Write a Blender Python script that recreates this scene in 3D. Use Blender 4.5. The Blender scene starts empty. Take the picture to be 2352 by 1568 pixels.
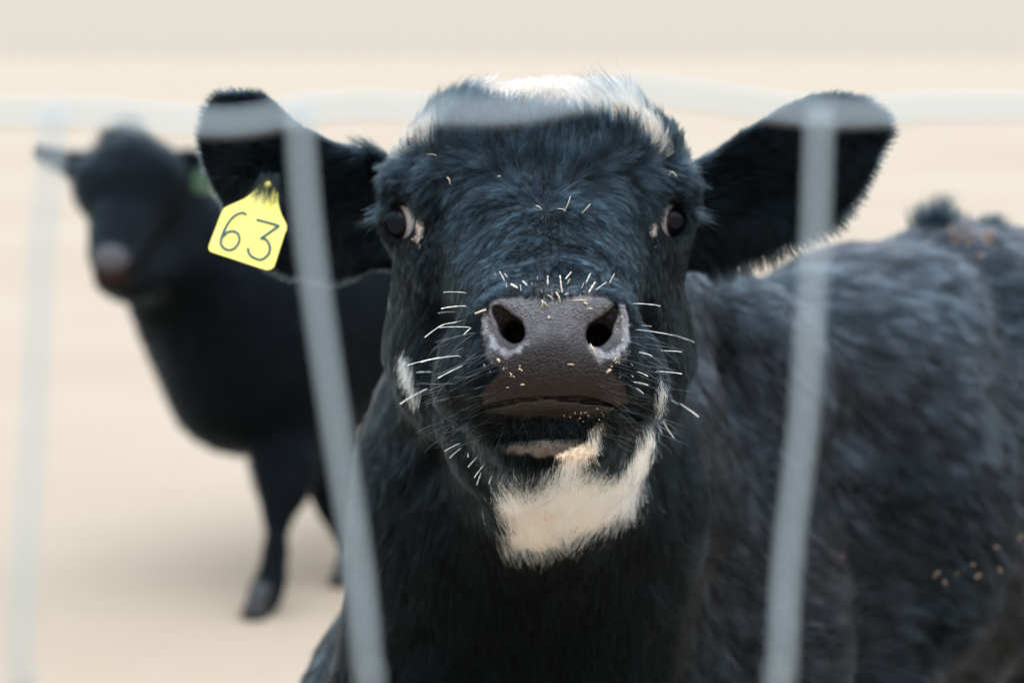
import bpy, math, random
import numpy as np
from mathutils import Vector, Matrix, kdtree
rng = np.random.default_rng(7); random.seed(7)
SC = bpy.context.scene

# ------------------------------------------------------------------ camera, sky, sun, exposure
FOC, SENS, W0, H0 = 85.0, 36.0, 2352.0, 1568.0
K = SENS / FOC / W0                       # metres per photo pixel at 1 m
HOR = 130.0
TH = math.atan((H0 / 2 - HOR) * K)
CAM = np.array([0.0, 0.0, 1.20])
RT = np.array([1.0, 0, 0]); FW = np.array([0, math.cos(TH), -math.sin(TH)]); UP = np.array([0, math.sin(TH), math.cos(TH)])
cd = bpy.data.cameras.new('camera'); cam = bpy.data.objects.new('camera', cd); SC.collection.objects.link(cam)
cam.location = CAM; cam.rotation_euler = (math.pi / 2 - TH, 0, 0)
cd.lens = FOC; cd.sensor_width = SENS; cd.clip_start = 0.05; cd.clip_end = 3000
cd.dof.use_dof = True; cd.dof.focus_distance = 1.74; cd.dof.aperture_fstop = 5.0
SC.camera = cam
SC.view_settings.view_transform = 'Standard'; SC.view_settings.look = 'None'
SC.view_settings.exposure = 0.0; SC.view_settings.gamma = 1.0
SC.render.engine = 'CYCLES'; SC.cycles.use_denoising = True
SC.cycles.max_bounces = 12; SC.cycles.glossy_bounces = 8; SC.cycles.transmission_bounces = 12; SC.cycles.transparent_max_bounces = 8
SUN_EL, SUN_AZ = math.radians(58), math.radians(155)     # azimuth from +Y, clockwise
wd = bpy.data.worlds.new('World'); SC.world = wd; wd.use_nodes = True
nt = wd.node_tree; nt.nodes.clear()
o_ = nt.nodes.new('ShaderNodeOutputWorld'); bg = nt.nodes.new('ShaderNodeBackground')
sky = nt.nodes.new('ShaderNodeTexSky'); sky.sky_type = 'NISHITA'; sky.sun_disc = False
sky.sun_elevation = SUN_EL; sky.sun_rotation = SUN_AZ; sky.dust_density = 3.0; sky.air_density = 1.5
tc = nt.nodes.new('ShaderNodeTexCoord'); sp = nt.nodes.new('ShaderNodeSeparateXYZ'); cr = nt.nodes.new('ShaderNodeValToRGB')
cr.color_ramp.elements[0].position = 0.0; cr.color_ramp.elements[0].color = (8.5, 8.0, 6.95, 1)   # overcast veil, in sky units
cr.color_ramp.elements[1].position = 0.8; cr.color_ramp.elements[1].color = (36.0, 44.0, 52.0, 1)
e = cr.color_ramp.elements.new(0.16); e.color = (8.7, 8.2, 7.3, 1)
mx = nt.nodes.new('ShaderNodeMix'); mx.data_type = 'RGBA'; mx.inputs['Factor'].default_value = 0.93
nt.links.new(tc.outputs['Generated'], sp.inputs[0]); nt.links.new(sp.outputs['Z'], cr.inputs[0])
nt.links.new(sky.outputs[0], mx.inputs['A']); nt.links.new(cr.outputs[0], mx.inputs['B'])
nt.links.new(mx.outputs['Result'], bg.inputs[0]); nt.links.new(bg.outputs[0], o_.inputs[0])
bg.inputs[1].default_value = 0.1
sd = bpy.data.lights.new('sun', 'SUN'); so = bpy.data.objects.new('sun', sd); SC.collection.objects.link(so)
sd.energy = 0.6; sd.angle = math.radians(35); sd.color = (1, 0.93, 0.84)
sdir = Vector((math.sin(SUN_AZ) * math.cos(SUN_EL), math.cos(SUN_AZ) * math.cos(SUN_EL), math.sin(SUN_EL)))
so.rotation_euler = sdir.to_track_quat('Z', 'Y').to_euler(); so.location = (0, 0, 8)

# ------------------------------------------------------------------ helpers
def q(px, py, d):                          # photo pixel + depth -> camera space (x right, y up, z away), metres
    return np.array([(px - W0 / 2) * K * d, (H0 / 2 - py) * K * d, d])
def q2w(a):
    a = np.asarray(a, float)
    return CAM + a[..., 0:1] * RT + a[..., 1:2] * UP + a[..., 2:3] * FW
def w2q(p):
    p = np.asarray(p, float) - CAM
    return np.stack([p @ RT, p @ UP, p @ FW], -1)
def v2w(a):
    a = np.asarray(a, float)
    return a[..., 0:1] * RT + a[..., 1:2] * UP + a[..., 2:3] * FW
def q2p(a):                                # camera space -> pixel
    return a[..., 0] / (a[..., 2] * K) + W0 / 2, H0 / 2 - a[..., 1] / (a[..., 2] * K)

def principled(name, col, rough=0.5, metal=0.0, spec=0.5):
    m = bpy.data.materials.new(name); m.use_nodes = True
    b = m.node_tree.nodes['Principled BSDF']
    b.inputs['Base Color'].default_value = (*col, 1); b.inputs['Roughness'].default_value = rough
    b.inputs['Metallic'].default_value = metal; b.inputs['Specular IOR Level'].default_value = spec
    return m, m.node_tree, b
def N(nt, t, **kw):
    n = nt.nodes.new(t)
    for k, v in kw.items(): setattr(n, k, v)
    return n
def tag(o, label=None, cat=None, group=None, kind=None):
    if label: o['label'] = label
    if cat: o['category'] = cat
    if group: o['group'] = group
    if kind: o['kind'] = kind
    return o
def link(o, parent=None):
    SC.collection.objects.link(o)
    if parent is not None:
        bpy.context.view_layer.update()
        o.parent = parent; o.matrix_parent_inverse = parent.matrix_world.inverted()
    return o
def mesh_obj(name, V, F, mat, parent=None, smooth=True):
    me = bpy.data.meshes.new(name)
    V = np.asarray(V, np.float32)
    if isinstance(F, np.ndarray):
        n, k = F.shape
        me.vertices.add(len(V)); me.vertices.foreach_set('co', V.ravel())
        me.loops.add(n * k); me.loops.foreach_set('vertex_index', F.astype(np.int32).ravel())
        me.polygons.add(n); me.polygons.foreach_set('loop_start', np.arange(0, n * k, k, dtype=np.int32))
        me.update(calc_edges=True); me.validate()
    else:
        me.from_pydata([tuple(map(float, v)) for v in V], [], F); me.update()
    me.materials.append(mat)
    if smooth: me.polygons.foreach_set('use_smooth', np.ones(len(me.polygons), bool))
    o = bpy.data.objects.new(name, me)
    return link(o, parent)
def empty(name, loc):
    o = bpy.data.objects.new(name, None); o.location = [float(v) for v in loc]; o.empty_display_size = 0.1
    SC.collection.objects.link(o); bpy.context.view_layer.update(); return o
def tube(path, rad, n=10, closed_ends=True):
    P = np.asarray(path, float); m = len(P); R = np.broadcast_to(rad, (m,)).astype(float)
    T = np.gradient(P, axis=0); T /= np.linalg.norm(T, axis=1)[:, None] + 1e-12
    a = np.array([0, 0, 1.0]) if abs(T[0, 2]) < 0.9 else np.array([1.0, 0, 0])
    V = []; F = []
    u = np.cross(T[0], a); u /= np.linalg.norm(u)
    for i in range(m):
        u = u - T[i] * (u @ T[i]); u /= np.linalg.norm(u); w = np.cross(T[i], u)
        for k in range(n):
            t = 2 * math.pi * k / n
            V.append(P[i] + R[i] * (math.cos(t) * u + math.sin(t) * w))
    for i in range(m - 1):
        for k in range(n):
            F.append((i * n + k, i * n + (k + 1) % n, (i + 1) * n + (k + 1) % n, (i + 1) * n + k))
    if closed_ends: F += [tuple(range(n))[::-1], tuple((m - 1) * n + k for k in range(n))]
    return V, F
def smooth_path(pts, sub=8):
    P = np.asarray(pts, float); out = []
    for i in range(len(P) - 1):
        p0 = P[max(i - 1, 0)]; p1 = P[i]; p2 = P[i + 1]; p3 = P[min(i + 2, len(P) - 1)]
        for t in np.linspace(0, 1, sub, endpoint=False):
            out.append(0.5 * (2 * p1 + (p2 - p0) * t + (2 * p0 - 5 * p1 + 4 * p2 - p3) * t * t + (3 * p1 - p0 - 3 * p2 + p3) * t ** 3))
    out.append(P[-1]); return np.array(out)

# ------------------------------------------------------------------ signed distance sculpting
def smin(a, b, k):
    h = np.clip(0.5 + 0.5 * (b - a) / k, 0, 1)
    return b + (a - b) * h - k * h * (1 - h)
def smax(a, b, k): return -smin(-a, -b, k)
def ell(c, r, rot=None):
    c = np.asarray(c, float); r = np.asarray(r, float); M = None if rot is None else np.array(rot)
    def f(P):
        p = P - c
        if M is not None: p = p @ M
        k0 = np.sqrt(((p / r) ** 2).sum(1)); k1 = np.sqrt(((p / r ** 2) ** 2).sum(1)) + 1e-9
        return k0 * (k0 - 1) / k1
    return f
def cap(a, b, r1, r2=None, sc=None):
    a = np.asarray(a, float); b = np.asarray(b, float); r2 = r1 if r2 is None else r2
    ab = b - a; L = ab @ ab + 1e-12
    def f(P):
        t = np.clip((P - a) @ ab / L, 0, 1)
        return np.linalg.norm(P - a - t[:, None] * ab, axis=1) - (r1 + (r2 - r1) * t)
    return f
def rotz(deg):                              # columns: local axes, turned in the picture plane
    t = math.radians(deg); return [[math.cos(t), -math.sin(t), 0], [math.sin(t), math.cos(t), 0], [0, 0, 1]]
def rotx(deg):
    t = math.radians(deg); return [[1, 0, 0], [0, math.cos(t), -math.sin(t)], [0, math.sin(t), math.cos(t)]]
def poly_sd(poly, x, y):                    # signed distance to a closed polygon, negative inside
    V = np.asarray(poly, float); n = len(V)
    d = np.full(len(x), 1e18); s = np.ones(len(x))
    j = n - 1
    for i in range(n):
        ex, ey = V[j] - V[i]; wx = x - V[i, 0]; wy = y - V[i, 1]
        t = np.clip((wx * ex + wy * ey) / (ex * ex + ey * ey + 1e-12), 0, 1)
        bx = wx - ex * t; by = wy - ey * t; d = np.minimum(d, bx * bx + by * by)
        c1 = y >= V[i, 1]; c2 = y < V[j, 1]; c3 = ex * wy > ey * wx
        flip = (c1 & c2 & c3) | (~c1 & ~c2 & ~c3); s[flip] *= -1
        j = i
    return s * np.sqrt(d)
def leaf(poly, base, tip, d0, d1, cup, thick, z_hint=0.25):
    """an ear: an outline with real thickness, cupped towards the front"""
    poly = np.asarray(poly, float); base = np.asarray(base, float); tip = np.asarray(tip, float)
    ax = (tip - base); L = np.linalg.norm(ax); ax = ax / L; nx = np.array([-ax[1], ax[0]])
    dm = 0.5 * (d0 + d1)
    def f(P):
        out = np.full(len(P), 9.0)
        px, py = q2p(P)
        m = (np.abs(P[:, 2] - dm) < z_hint) & (px > poly[:, 0].min() - 150) & (px < poly[:, 0].max() + 150) & (py > poly[:, 1].min() - 150) & (py < poly[:, 1].max() + 150)
        if not m.any(): return out
        x = px[m]; y = py[m]; z = P[m, 2]
        s = ((x - base[0]) * ax[0] + (y - base[1]) * ax[1]) / L; v = ((x - base[0]) * nx[0] + (y - base[1]) * nx[1]) / (0.5 * L)
        zc = d0 + (d1 - d0) * np.clip(s, -.3, 1.3) + cup * (1 - np.clip(v * v, 0, 1.6)) * np.clip(1.15 - s, 0.2, 1)
        a = poly_sd(poly, x, y) * K * dm; b = (np.abs(z - zc) - thick * (1.15 - 0.5 * np.clip(s, 0, 1))) * 0.8
        out[m] = smax(a, b, 0.008)
        return out
    return f
def build_sdf(prims, P):
    """prims: (function, blend, mode) with mode + or -"""
    d = None
    for f, k, mode in prims:
        v = f(P)
        if d is None: d = v
        elif mode == '+': d = smin(d, v, k)
        else: d = smax(d, -v, k)
    return d
def axis_steps(lo, hi, fine_lo, fine_hi, h, grow=1.07, hmax=0.014, mid=None, hmid=0.0034):
    def lim(x): return hmid if mid and mid[0] < x < mid[1] else hmax
    a = list(np.arange(fine_lo, fine_hi + h, h)); s = h
    while a[-1] < hi: s = min(s * grow, lim(a[-1])); a.append(a[-1] + s)
    s = h; b = []; x = fine_lo
    while x > lo: s = min(s * grow, lim(x)); x -= s; b.append(x)
    return np.array(b[::-1] + a)
def polygonise(sdf, xs, ys, zs, B=6):
    """surface nets on a rectilinear grid, evaluated only near the surface"""
    def pad(a):
        while (len(a) - 1) % B: a = np.append(a, 2 * a[-1] - a[-2])
        return a
    xs, ys, zs = pad(xs), pad(ys), pad(zs)
    nx, ny, nz = len(xs), len(ys), len(zs)
    cx, cy, cz = xs[::B], ys[::B], zs[::B]
    G = np.stack(np.meshgrid(cx, cy, cz, indexing='ij'), -1).reshape(-1, 3)
    cv = np.concatenate([sdf(G[i:i + 100000]) for i in range(0, len(G), 100000)]).reshape(len(cx), len(cy), len(cz))
    diag = np.sqrt(np.diff(cx)[:, None, None] ** 2 + np.diff(cy)[None, :, None] ** 2 + np.diff(cz)[None, None, :] ** 2)
    mn = np.full(diag.shape, 1e9); c = [cv[i:i + len(cx) - 1, j:j + len(cy) - 1, k:k + len(cz) - 1] for i in (0, 1) for j in (0, 1) for k in (0, 1)]
    mn = np.min(np.abs(np.stack(c)), 0)
    near = mn < diag * 1.05
    D = np.repeat(np.repeat(np.repeat(cv[:-1, :-1, :-1], B, 0), B, 1), B, 2)
    D = np.pad(D, ((0, 1),) * 3, mode='edge').astype(np.float32)
    need = np.zeros((nx, ny, nz), bool)
    for b in np.argwhere(near):
        i, j, k = b * B; need[i:i + B + 1, j:j + B + 1, k:k + B + 1] = True
    I = np.argwhere(need)
    for s in range(0, len(I), 200000):
        J = I[s:s + 200000]; P = np.stack([xs[J[:, 0]], ys[J[:, 1]], zs[J[:, 2]]], 1)
        D[J[:, 0], J[:, 1], J[:, 2]] = sdf(P)
    ins = D < 0
    cs = np.zeros((nx - 1, ny - 1, nz - 1), np.int8)
    for i in (0, 1):
        for j in (0, 1):
            for k in (0, 1): cs += ins[i:nx - 1 + i, j:ny - 1 + j, k:nz - 1 + k]
    C = np.argwhere((cs > 0) & (cs < 8))
    vid = np.full(cs.shape, -1, np.int64); vid[C[:, 0], C[:, 1], C[:, 2]] = np.arange(len(C))
    acc = np.zeros((len(C), 3)); cnt = np.zeros(len(C)); off = [(i, j, k) for i in (0, 1) for j in (0, 1) for k in (0, 1)]
    ax = (xs, ys, zs)
    for a in off:
        for d in range(3):
            if a[d]: continue
            b = list(a); b[d] = 1
            A = C + np.array(a); Bq = C + np.array(b)
            va = D[A[:, 0], A[:, 1], A[:, 2]]; vb = D[Bq[:, 0], Bq[:, 1], Bq[:, 2]]
            m = (va < 0) != (vb < 0); t = np.where(m, va / np.where(m, va - vb, 1), 0)
            pa = np.stack([ax[e][A[:, e]] for e in range(3)], 1); pb = np.stack([ax[e][Bq[:, e]] for e in range(3)], 1)
            acc[m] += (pa + (pb - pa) * t[:, None])[m]; cnt[m] += 1
    V = acc / cnt[:, None]
    F = []
    for d in range(3):
        e1, e2 = [(1, 2), (2, 0), (0, 1)][d]
        sl0 = [slice(None)] * 3; sl1 = [slice(None)] * 3
        sl0[d] = slice(0, -1); sl1[d] = slice(1, None)
        a = ins[tuple(sl0)]; b = ins[tuple(sl1)]
        E = np.argwhere(a != b)
        E = E[(E[:, e1] > 0) & (E[:, e2] > 0) & (E[:, e1] < D.shape[e1] - 1) & (E[:, e2] < D.shape[e2] - 1)]
        s = a[E[:, 0], E[:, 1], E[:, 2]]
        def cell(d1, d2):
            c = E.copy(); c[:, e1] -= d1; c[:, e2] -= d2; return vid[c[:, 0], c[:, 1], c[:, 2]]
        quad = np.stack([cell(1, 1), cell(0, 1), cell(0, 0), cell(1, 0)], 1)
        quad[~s] = quad[~s][:, ::-1]; F.append(quad)
    F = np.concatenate(F); F = F[(F >= 0).all(1)]
    return V, F
def vnormals(V, F):
    T = np.concatenate([F[:, [0, 1, 2]], F[:, [0, 2, 3]]]); n = np.cross(V[T[:, 1]] - V[T[:, 0]], V[T[:, 2]] - V[T[:, 0]])
    Nn = np.zeros_like(V)
    for k in range(3): np.add.at(Nn, T[:, k], n)
    return Nn / (np.linalg.norm(Nn, axis=1)[:, None] + 1e-12)
def drop_islands(V, F):
    lab = np.arange(len(V))
    for _ in range(4000):
        m = lab[F].min(1); new = lab.copy()
        for k in range(4): np.minimum.at(new, F[:, k], m)
        new = new[new]
        if (new == lab).all(): break
        lab = new
    u, c = np.unique(lab, return_counts=True); keep = lab == u[c.argmax()]
    idx = np.cumsum(keep) - 1; F = F[keep[F].all(1)]
    return V[keep], idx[F]

# ------------------------------------------------------------------ fur
def sample_surface(V, F, Nn, wt, n):
    T = np.concatenate([F[:, [0, 1, 2]], F[:, [0, 2, 3]]])
    a = V[T[:, 0]]; b = V[T[:, 1]]; c = V[T[:, 2]]
    ar = 0.5 * np.linalg.norm(np.cross(b - a, c - a), axis=1) * wt[T].mean(1)
    cdf = np.cumsum(ar); r = (np.arange(n) + rng.random(n)) / n * cdf[-1]
    t = np.clip(np.searchsorted(cdf, r), 0, len(T) - 1); rng.shuffle(t)
    u = rng.random(n); v = rng.random(n); m = u + v > 1; u[m] = 1 - u[m]; v[m] = 1 - v[m]
    w = 1 - u - v
    P = a[t] * w[:, None] + b[t] * u[:, None] + c[t] * v[:, None]
    n0 = Nn[T[t, 0]] * w[:, None] + Nn[T[t, 1]] * u[:, None] + Nn[T[t, 2]] * v[:, None]
    return P, n0 / (np.linalg.norm(n0, axis=1)[:, None] + 1e-9)
def guide_field(guides, px, py, power=3.0):
    g = np.array(guides, float); out = np.zeros((len(px), g.shape[1] - 2))
    for s in range(0, len(px), 50000):
        d2 = (px[s:s + 50000, None] - g[None, :, 0]) ** 2 + (py[s:s + 50000, None] - g[None, :, 1]) ** 2
        w = (d2 + 400) ** (-power / 2); w /= w.sum(1)[:, None]; out[s:s + 50000] = w @ g[:, 2:]
    return out
def noise3(P, sc, seed):
    r = np.random.default_rng(seed); o = np.zeros(len(P))
    for i in range(6):
        k = r.normal(size=3); k /= np.linalg.norm(k); o += np.sin(P @ k * sc * (0.6 + 0.9 * r.random()) * 6.28 + r.random() * 6.28)
    return o / 2.6
def grow(P, n0, field, steps=5, clump=0.008, clump_amt=0.5, frizz=0.12, want_lock=False):
    """field(P) -> (dir3 in camera space, length, lift); returns points (n, steps+1, 3)"""
    n = len(P); pts = np.zeros((n, steps + 1, 3)); pts[:, 0] = P
    d3, ln, lift = field(P)
    ln = ln * (0.6 + 0.6 * rng.random(n)); jit = rng.normal(size=(n, 3)) * frizz
    side = rng.normal(size=(n, 3)) * frizz * 0.7
    for s in range(steps):
        if s: d3 = field(pts[:, s])[0]
        t = d3 - n0 * (d3 * n0).sum(1)[:, None]
        t /= np.linalg.norm(t, axis=1)[:, None] + 1e-6
        lf = lift * (1.25 - 0.9 * s / steps)
        v = t + n0 * lf[:, None] + jit + side * (s / steps * 2)
        v /= np.linalg.norm(v, axis=1)[:, None]
        pts[:, s + 1] = pts[:, s] + v * (ln / steps)[:, None]
    clump_amt = np.broadcast_to(clump_amt, (n,))
    if n > 50:
        cl = np.broadcast_to(clump, (n,))[:, None]
        key = np.floor((P + rng.normal(size=P.shape) * cl * 0.18) / cl).astype(np.int64) + 100000
        key = key[:, 0] * 73856093 ^ key[:, 1] * 19349663 ^ key[:, 2] * 83492791
        _, inv = np.unique(key, return_inverse=True); m = inv.max() + 1
        cnt = np.bincount(inv, minlength=m)[:, None].astype(float)
        rel = pts - P[:, None]                                     # shared shape of each lock
        mean_p = np.stack([np.bincount(inv, P[:, e], m) for e in range(3)], 1) / cnt
        for s in range(1, steps + 1):
            mr = np.stack([np.bincount(inv, rel[:, s, e], m) for e in range(3)], 1) / cnt
            # every lock leans a little its own way
            lean = np.random.default_rng(3).normal(size=(m, 3)) * 0.20 * np.linalg.norm(mr, axis=1)[:, None] * (s / steps)
            tgt = mean_p[inv] + mr[inv] + lean[inv]
            a = (clump_amt * (s / steps) ** 1.3 * (0.55 + 0.45 * rng.random(n)))[:, None]
            pts[:, s] = pts[:, s] * (1 - a) + tgt * a
    if want_lock: return pts, inv
    return pts
def curves_obj(name, pts, r0, r1, mat, parent, shade=None, radii=None):
    n, m = pts.shape[:2]
    c = bpy.data.hair_curves.new(name); c.add_curves([m] * n)
    c.attributes['position'].data.foreach_set('vector', q2w(pts.reshape(-1, 3)).astype(np.float32).ravel())
    ra = c.attributes.new('radius', 'FLOAT', 'POINT')
    t = np.linspace(0, 1, m)[None, :]; r0 = np.broadcast_to(r0, (n,))[:, None]; r1 = np.broadcast_to(r1, (n,))[:, None]
    rr_ = (r0 + (r1 - r0) * t ** 1.5) if radii is None else radii
    ra.data.foreach_set('value', rr_.astype(np.float32).ravel())
    if shade is not None:
        sa = c.attributes.new('shade', 'FLOAT', 'CURVE'); sa.data.foreach_set('value', shade.astype(np.float32).ravel())
    c.materials.append(mat)
    o = bpy.data.objects.new(name, c); return link(o, parent)
def hair_mat(name, col, rough=0.3, radial=0.35, rnd=0.3, refl=1.16, light=None):
    m = bpy.data.materials.new(name); m.use_nodes = True; t = m.node_tree; t.nodes.clear()
    o = t.nodes.new('ShaderNodeOutputMaterial'); h = t.nodes.new('ShaderNodeBsdfHairPrincipled')
    h.parametrization = 'COLOR'; h.inputs['Color'].default_value = (*col, 1)
    h.inputs['Roughness'].default_value = rough; h.inputs['Radial Roughness'].default_value = radial
    h.inputs['Random Roughness'].default_value = rnd; h.inputs['IOR'].default_value = refl
    if light is not None:
        at = t.nodes.new('ShaderNodeAttribute'); at.attribute_name = 'shade'
        mi = t.nodes.new('ShaderNodeMix'); mi.data_type = 'RGBA'; mi.inputs['A'].default_value = (*col, 1); mi.inputs['B'].default_value = (*light, 1)
        t.links.new(at.outputs['Fac'], mi.inputs['Factor']); t.links.new(mi.outputs['Result'], h.inputs['Color'])
    t.links.new(h.outputs[0], o.inputs[0]); return m, t, h

M_BLACK, _, _ = hair_mat('black_hair', (0.001, 0.0014, 0.002), light=(0.045, 0.078, 0.102))  # the bluish paler strands carry sky highlights as hair colour
M_BROWN, _, _ = hair_mat('brown_black_hair', (0.004, 0.004, 0.005), refl=1.30, light=(0.045, 0.045, 0.055))  # dusty brown hair, paled further to stand in for light grazing the back
M_WHITE, _, _ = hair_mat('white_hair', (0.99, 0.90, 0.74), 0.5, 0.7, .3, 1.5)
M_LASH, _, _ = hair_mat('lash_hair', (0.006, 0.010, 0.013), refl=1.3)

# ------------------------------------------------------------------ ground
def ground_mat():
    m, t, b = principled('pale_ground', (0.8, 0.73, 0.63), 0.9, spec=0.1)
    g = N(t, 'ShaderNodeNewGeometry'); mp = N(t, 'ShaderNodeMapping'); mp.inputs['Scale'].default_value = (0.12, 0.12, 0.12)
    n1 = N(t, 'ShaderNodeTexNoise'); n1.inputs['Scale'].default_value = 2.0; n1.inputs['Detail'].default_value = 8; n1.inputs['Roughness'].default_value = 0.70
    r = N(t, 'ShaderNodeValToRGB'); r.color_ramp.elements[0].position = 0.36; r.color_ramp.elements[0].color = (0.290, 0.214, 0.152, 1)
    r.color_ramp.elements[1].position = 0.62; r.color_ramp.elements[1].color = (0.320, 0.242, 0.177, 1)
    t.links.new(g.outputs['Position'], mp.inputs[0]); t.links.new(mp.outputs[0], n1.inputs[0]); t.links.new(n1.outputs[0], r.inputs[0])
    t.links.new(r.outputs[0], b.inputs['Base Color'])
    n2 = N(t, 'ShaderNodeTexNoise'); n2.inputs['Scale'].default_value = 30; n2.inputs['Detail'].default_value = 6
    bp = N(t, 'ShaderNodeBump'); bp.inputs['Strength'].default_value = 0.25; bp.inputs['Distance'].default_value = 0.02
    t.links.new(g.outputs['Position'], n2.inputs[0]); t.links.new(n2.outputs[0], bp.inputs['Height']); t.links.new(bp.outputs[0], b.inputs['Normal'])
    return m
def ground():
    rs = np.concatenate([np.linspace(0, 12, 40), np.geomspace(12.6, 1400, 50)]); na = 96; V = [(0, 0, 0)]; F = []
    for r in rs[1:]:
        for k in range(na):
            a = 2 * math.pi * k / na; x, y = r * math.cos(a), r * math.sin(a)
            z = 0.012 * math.sin(x * 1.7 + 1) * math.cos(y * 1.3) * min(1, r / 2) + (0.12 * math.sin(x * .05) * math.cos(y * .04) if r > 12 else 0) * min(1, (r - 12) / 30)
            V.append((x, y, z))
    for k in range(na): F.append((0, 1 + k, 1 + (k + 1) % na))
    for i in range(len(rs) - 2):
        for k in range(na):
            a = 1 + i * na; F.append((a + k, a + na + k, a + na + (k + 1) % na, a + (k + 1) % na))
    o = mesh_obj('ground', V, F, ground_mat()); tag(o, kind='structure')
ground()

# ------------------------------------------------------------------ near cow: body
EL = [(975, 420), (905, 375), (850, 356), (765, 330), (705, 300), (655, 256), (600, 221), (540, 210), (492, 216), (466, 255), (452, 312), (466, 370), (492, 440), (530, 515), (585, 585), (660, 630), (760, 640), (860, 610), (960, 600)]
ER = [(1490, 420), (1555, 390), (1615, 372), (1700, 312), (1790, 257), (1860, 227), (1930, 218), (1985, 225), (2025, 260), (2043, 310), (2008, 383), (1972, 440), (1918, 508), (1845, 548), (1765, 575), (1690, 600), (1620, 625), (1565, 610), (1490, 590)]
EYES = [(921, 509, 1.925, -6, 34, 42), (1543, 506, 1.925, 6, 32, 41)]
NOSEPAD = [(1132, 690), (1180, 682), (1262, 684), (1345, 684), (1412, 688), (1424, 720), (1440, 790), (1430, 830), (1405, 850), (1440, 885), (1448, 932), (1400, 926), (1330, 922), (1262, 920), (1190, 922), (1103, 936), (1112, 890), (1148, 850), (1120, 815), (1112, 760)]
def S(d): return K * d
def w_leg(x, y, h0, prof, dx=0.0):
    pts = [w2q(np.array([x + ox, y + oy, z])) for ox, oy, z, r in prof]; return [(cap(pts[i], pts[i + 1], prof[i][3], prof[i + 1][3]), 0.03, '+') for i in range(len(prof) - 1)]
prims = [
    (ell(q(1240, 488, 2.03), (0.105, 0.076, 0.150)), .02, '+'),                     # cranium
    (cap(q(1100, 398, 2.06), q(1385, 398, 2.06), 0.040), .04, '+'),                  # poll
    (cap(q(1110, 432, 1.96), q(1375, 432, 1.96), 0.066), .05, '+'),                # brow bar
    (cap(q(1242, 520, 1.95), q(1262, 760, 1.765), 0.092, 0.058), .05, '+'),          # bridge of the nose
    (ell(q(1000, 690, 1.985), (0.028, 0.100, 0.085)), .04, '+'),                      # cheeks
    (ell(q(1472, 690, 1.985), (0.026, 0.100, 0.085)), .04, '+'),
    (cap(q(1030, 800, 2.00), q(1130, 980, 1.86), 0.044, 0.036), .05, '+'),           # jaws
    (cap(q(1455, 800, 2.00), q(1400, 980, 1.86), 0.041, 0.036), .05, '+'),
    (ell(q(950, 480, 1.955), (0.026, 0.034, 0.036)), .016, '+'),                     # orbits
    (ell(q(1514, 478, 1.955), (0.026, 0.034, 0.036)), .016, '+'),
    (cap(q(935, 432, 1.93), q(1005, 452, 1.90), 0.014, 0.012), .018, '+'),           # brow ridges
    (cap(q(1528, 432, 1.93), q(1458, 452, 1.90), 0.014, 0.012), .018, '+'),
    (ell(q(1262, 815, 1.755), (0.066, 0.050, 0.082)), .03, '+'),                     # muzzle
    (ell(q(1120, 880, 1.765), (0.040, 0.036, 0.062)), .025, '+'),                    # upper lip wings
    (ell(q(1408, 880, 1.765), (0.040, 0.036, 0.062)), .025, '+'),
    (cap(q(1150, 712, 1.705), q(1395, 712, 1.705), 0.0135), .02, '+'),               # top of the nose pad
    (cap(q(1150, 860, 1.70), q(1385, 860, 1.70), 0.022), .02, '+'),                  # upper lip
    (cap(q(1112, 735, 1.715), q(1140, 812, 1.705), 0.013, 0.012), .012, '+'),        # wings of the nostrils
    (cap(q(1425, 735, 1.715), q(1395, 812, 1.705), 0.013, 0.012), .012, '+'),
    (ell(q(1262, 1005, 1.775), (0.052, 0.034, 0.072)), .018, '+'),                   # chin
    (cap(q(1175, 975, 1.735), q(1350, 975, 1.735), 0.019), .015, '+'),               # lip roll
    (cap(q(1172, 1026, 1.722), q(1350, 1024, 1.722), 0.0095), .010, '+'),            # lower lip
    (cap(q(1262, 1030, 1.83), q(1262, 1110, 2.03), 0.045, 0.085), .05, '+'),         # throat
    (cap(q(1235, 660, 2.14), q(1210, 1150, 2.15), 0.106, 0.136), .06, '+'),          # neck
    (cap(q(1210, 1150, 2.15), q(1185, 1750, 2.25), 0.134, 0.186), .08, '+'),
    (ell(q(1220, 1760, 2.42), (0.235, 0.24, 0.26)), .08, '+'),                        # brisket
    (cap(q(1420, 720, 2.28), q(1640, 740, 2.42), 0.060, 0.052), .05, '+'),           # crest behind the ear
    (cap(q(1680, 790, 2.36), q(1760, 1500, 2.40), 0.045, 0.09), .05, '+'),           # fold of the shoulder
    (cap(q(1735, 885, 2.44), q(2050, 800, 2.72), 0.075, 0.112), .07, '+'),           # shoulder top
    (cap(q(1490, 950, 2.26), q(1620, 1500, 2.36), 0.060, 0.095), .08, '+'),         # base of the neck
    (ell(q(1950, 1190, 2.62), (0.20, 0.26, 0.20)), .08, '+'),                        # shoulder
    (cap(q(1905, 1100, 2.43), q(2000, 1560, 2.46), 0.030, 0.05), .04, '+'),          # arm fold
    (cap(q(2200, 800, 2.85), q(2700, 850, 3.35), 0.135, 0.16), .12, '+'),            # back
    (ell(q(2350, 1200, 2.98), (0.40, 0.30, 0.33), [[.86, 0, -.5], [0, 1, 0], [.5, 0, .86]]), .12, '+'),   # barrel
    (ell(q(2650, 1150, 3.40), (0.33, 0.28, 0.30)), .12, '+'),                        # rump
]
fl = [(0, 0, .62, .095), (.0, 0, .42, .055), (0, .0, .33, .048), (0, 0.0, .29, .036), (0, .0, .12, .030), (0, -.015, .07, .036), (0, -.03, .025, .044)]
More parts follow.
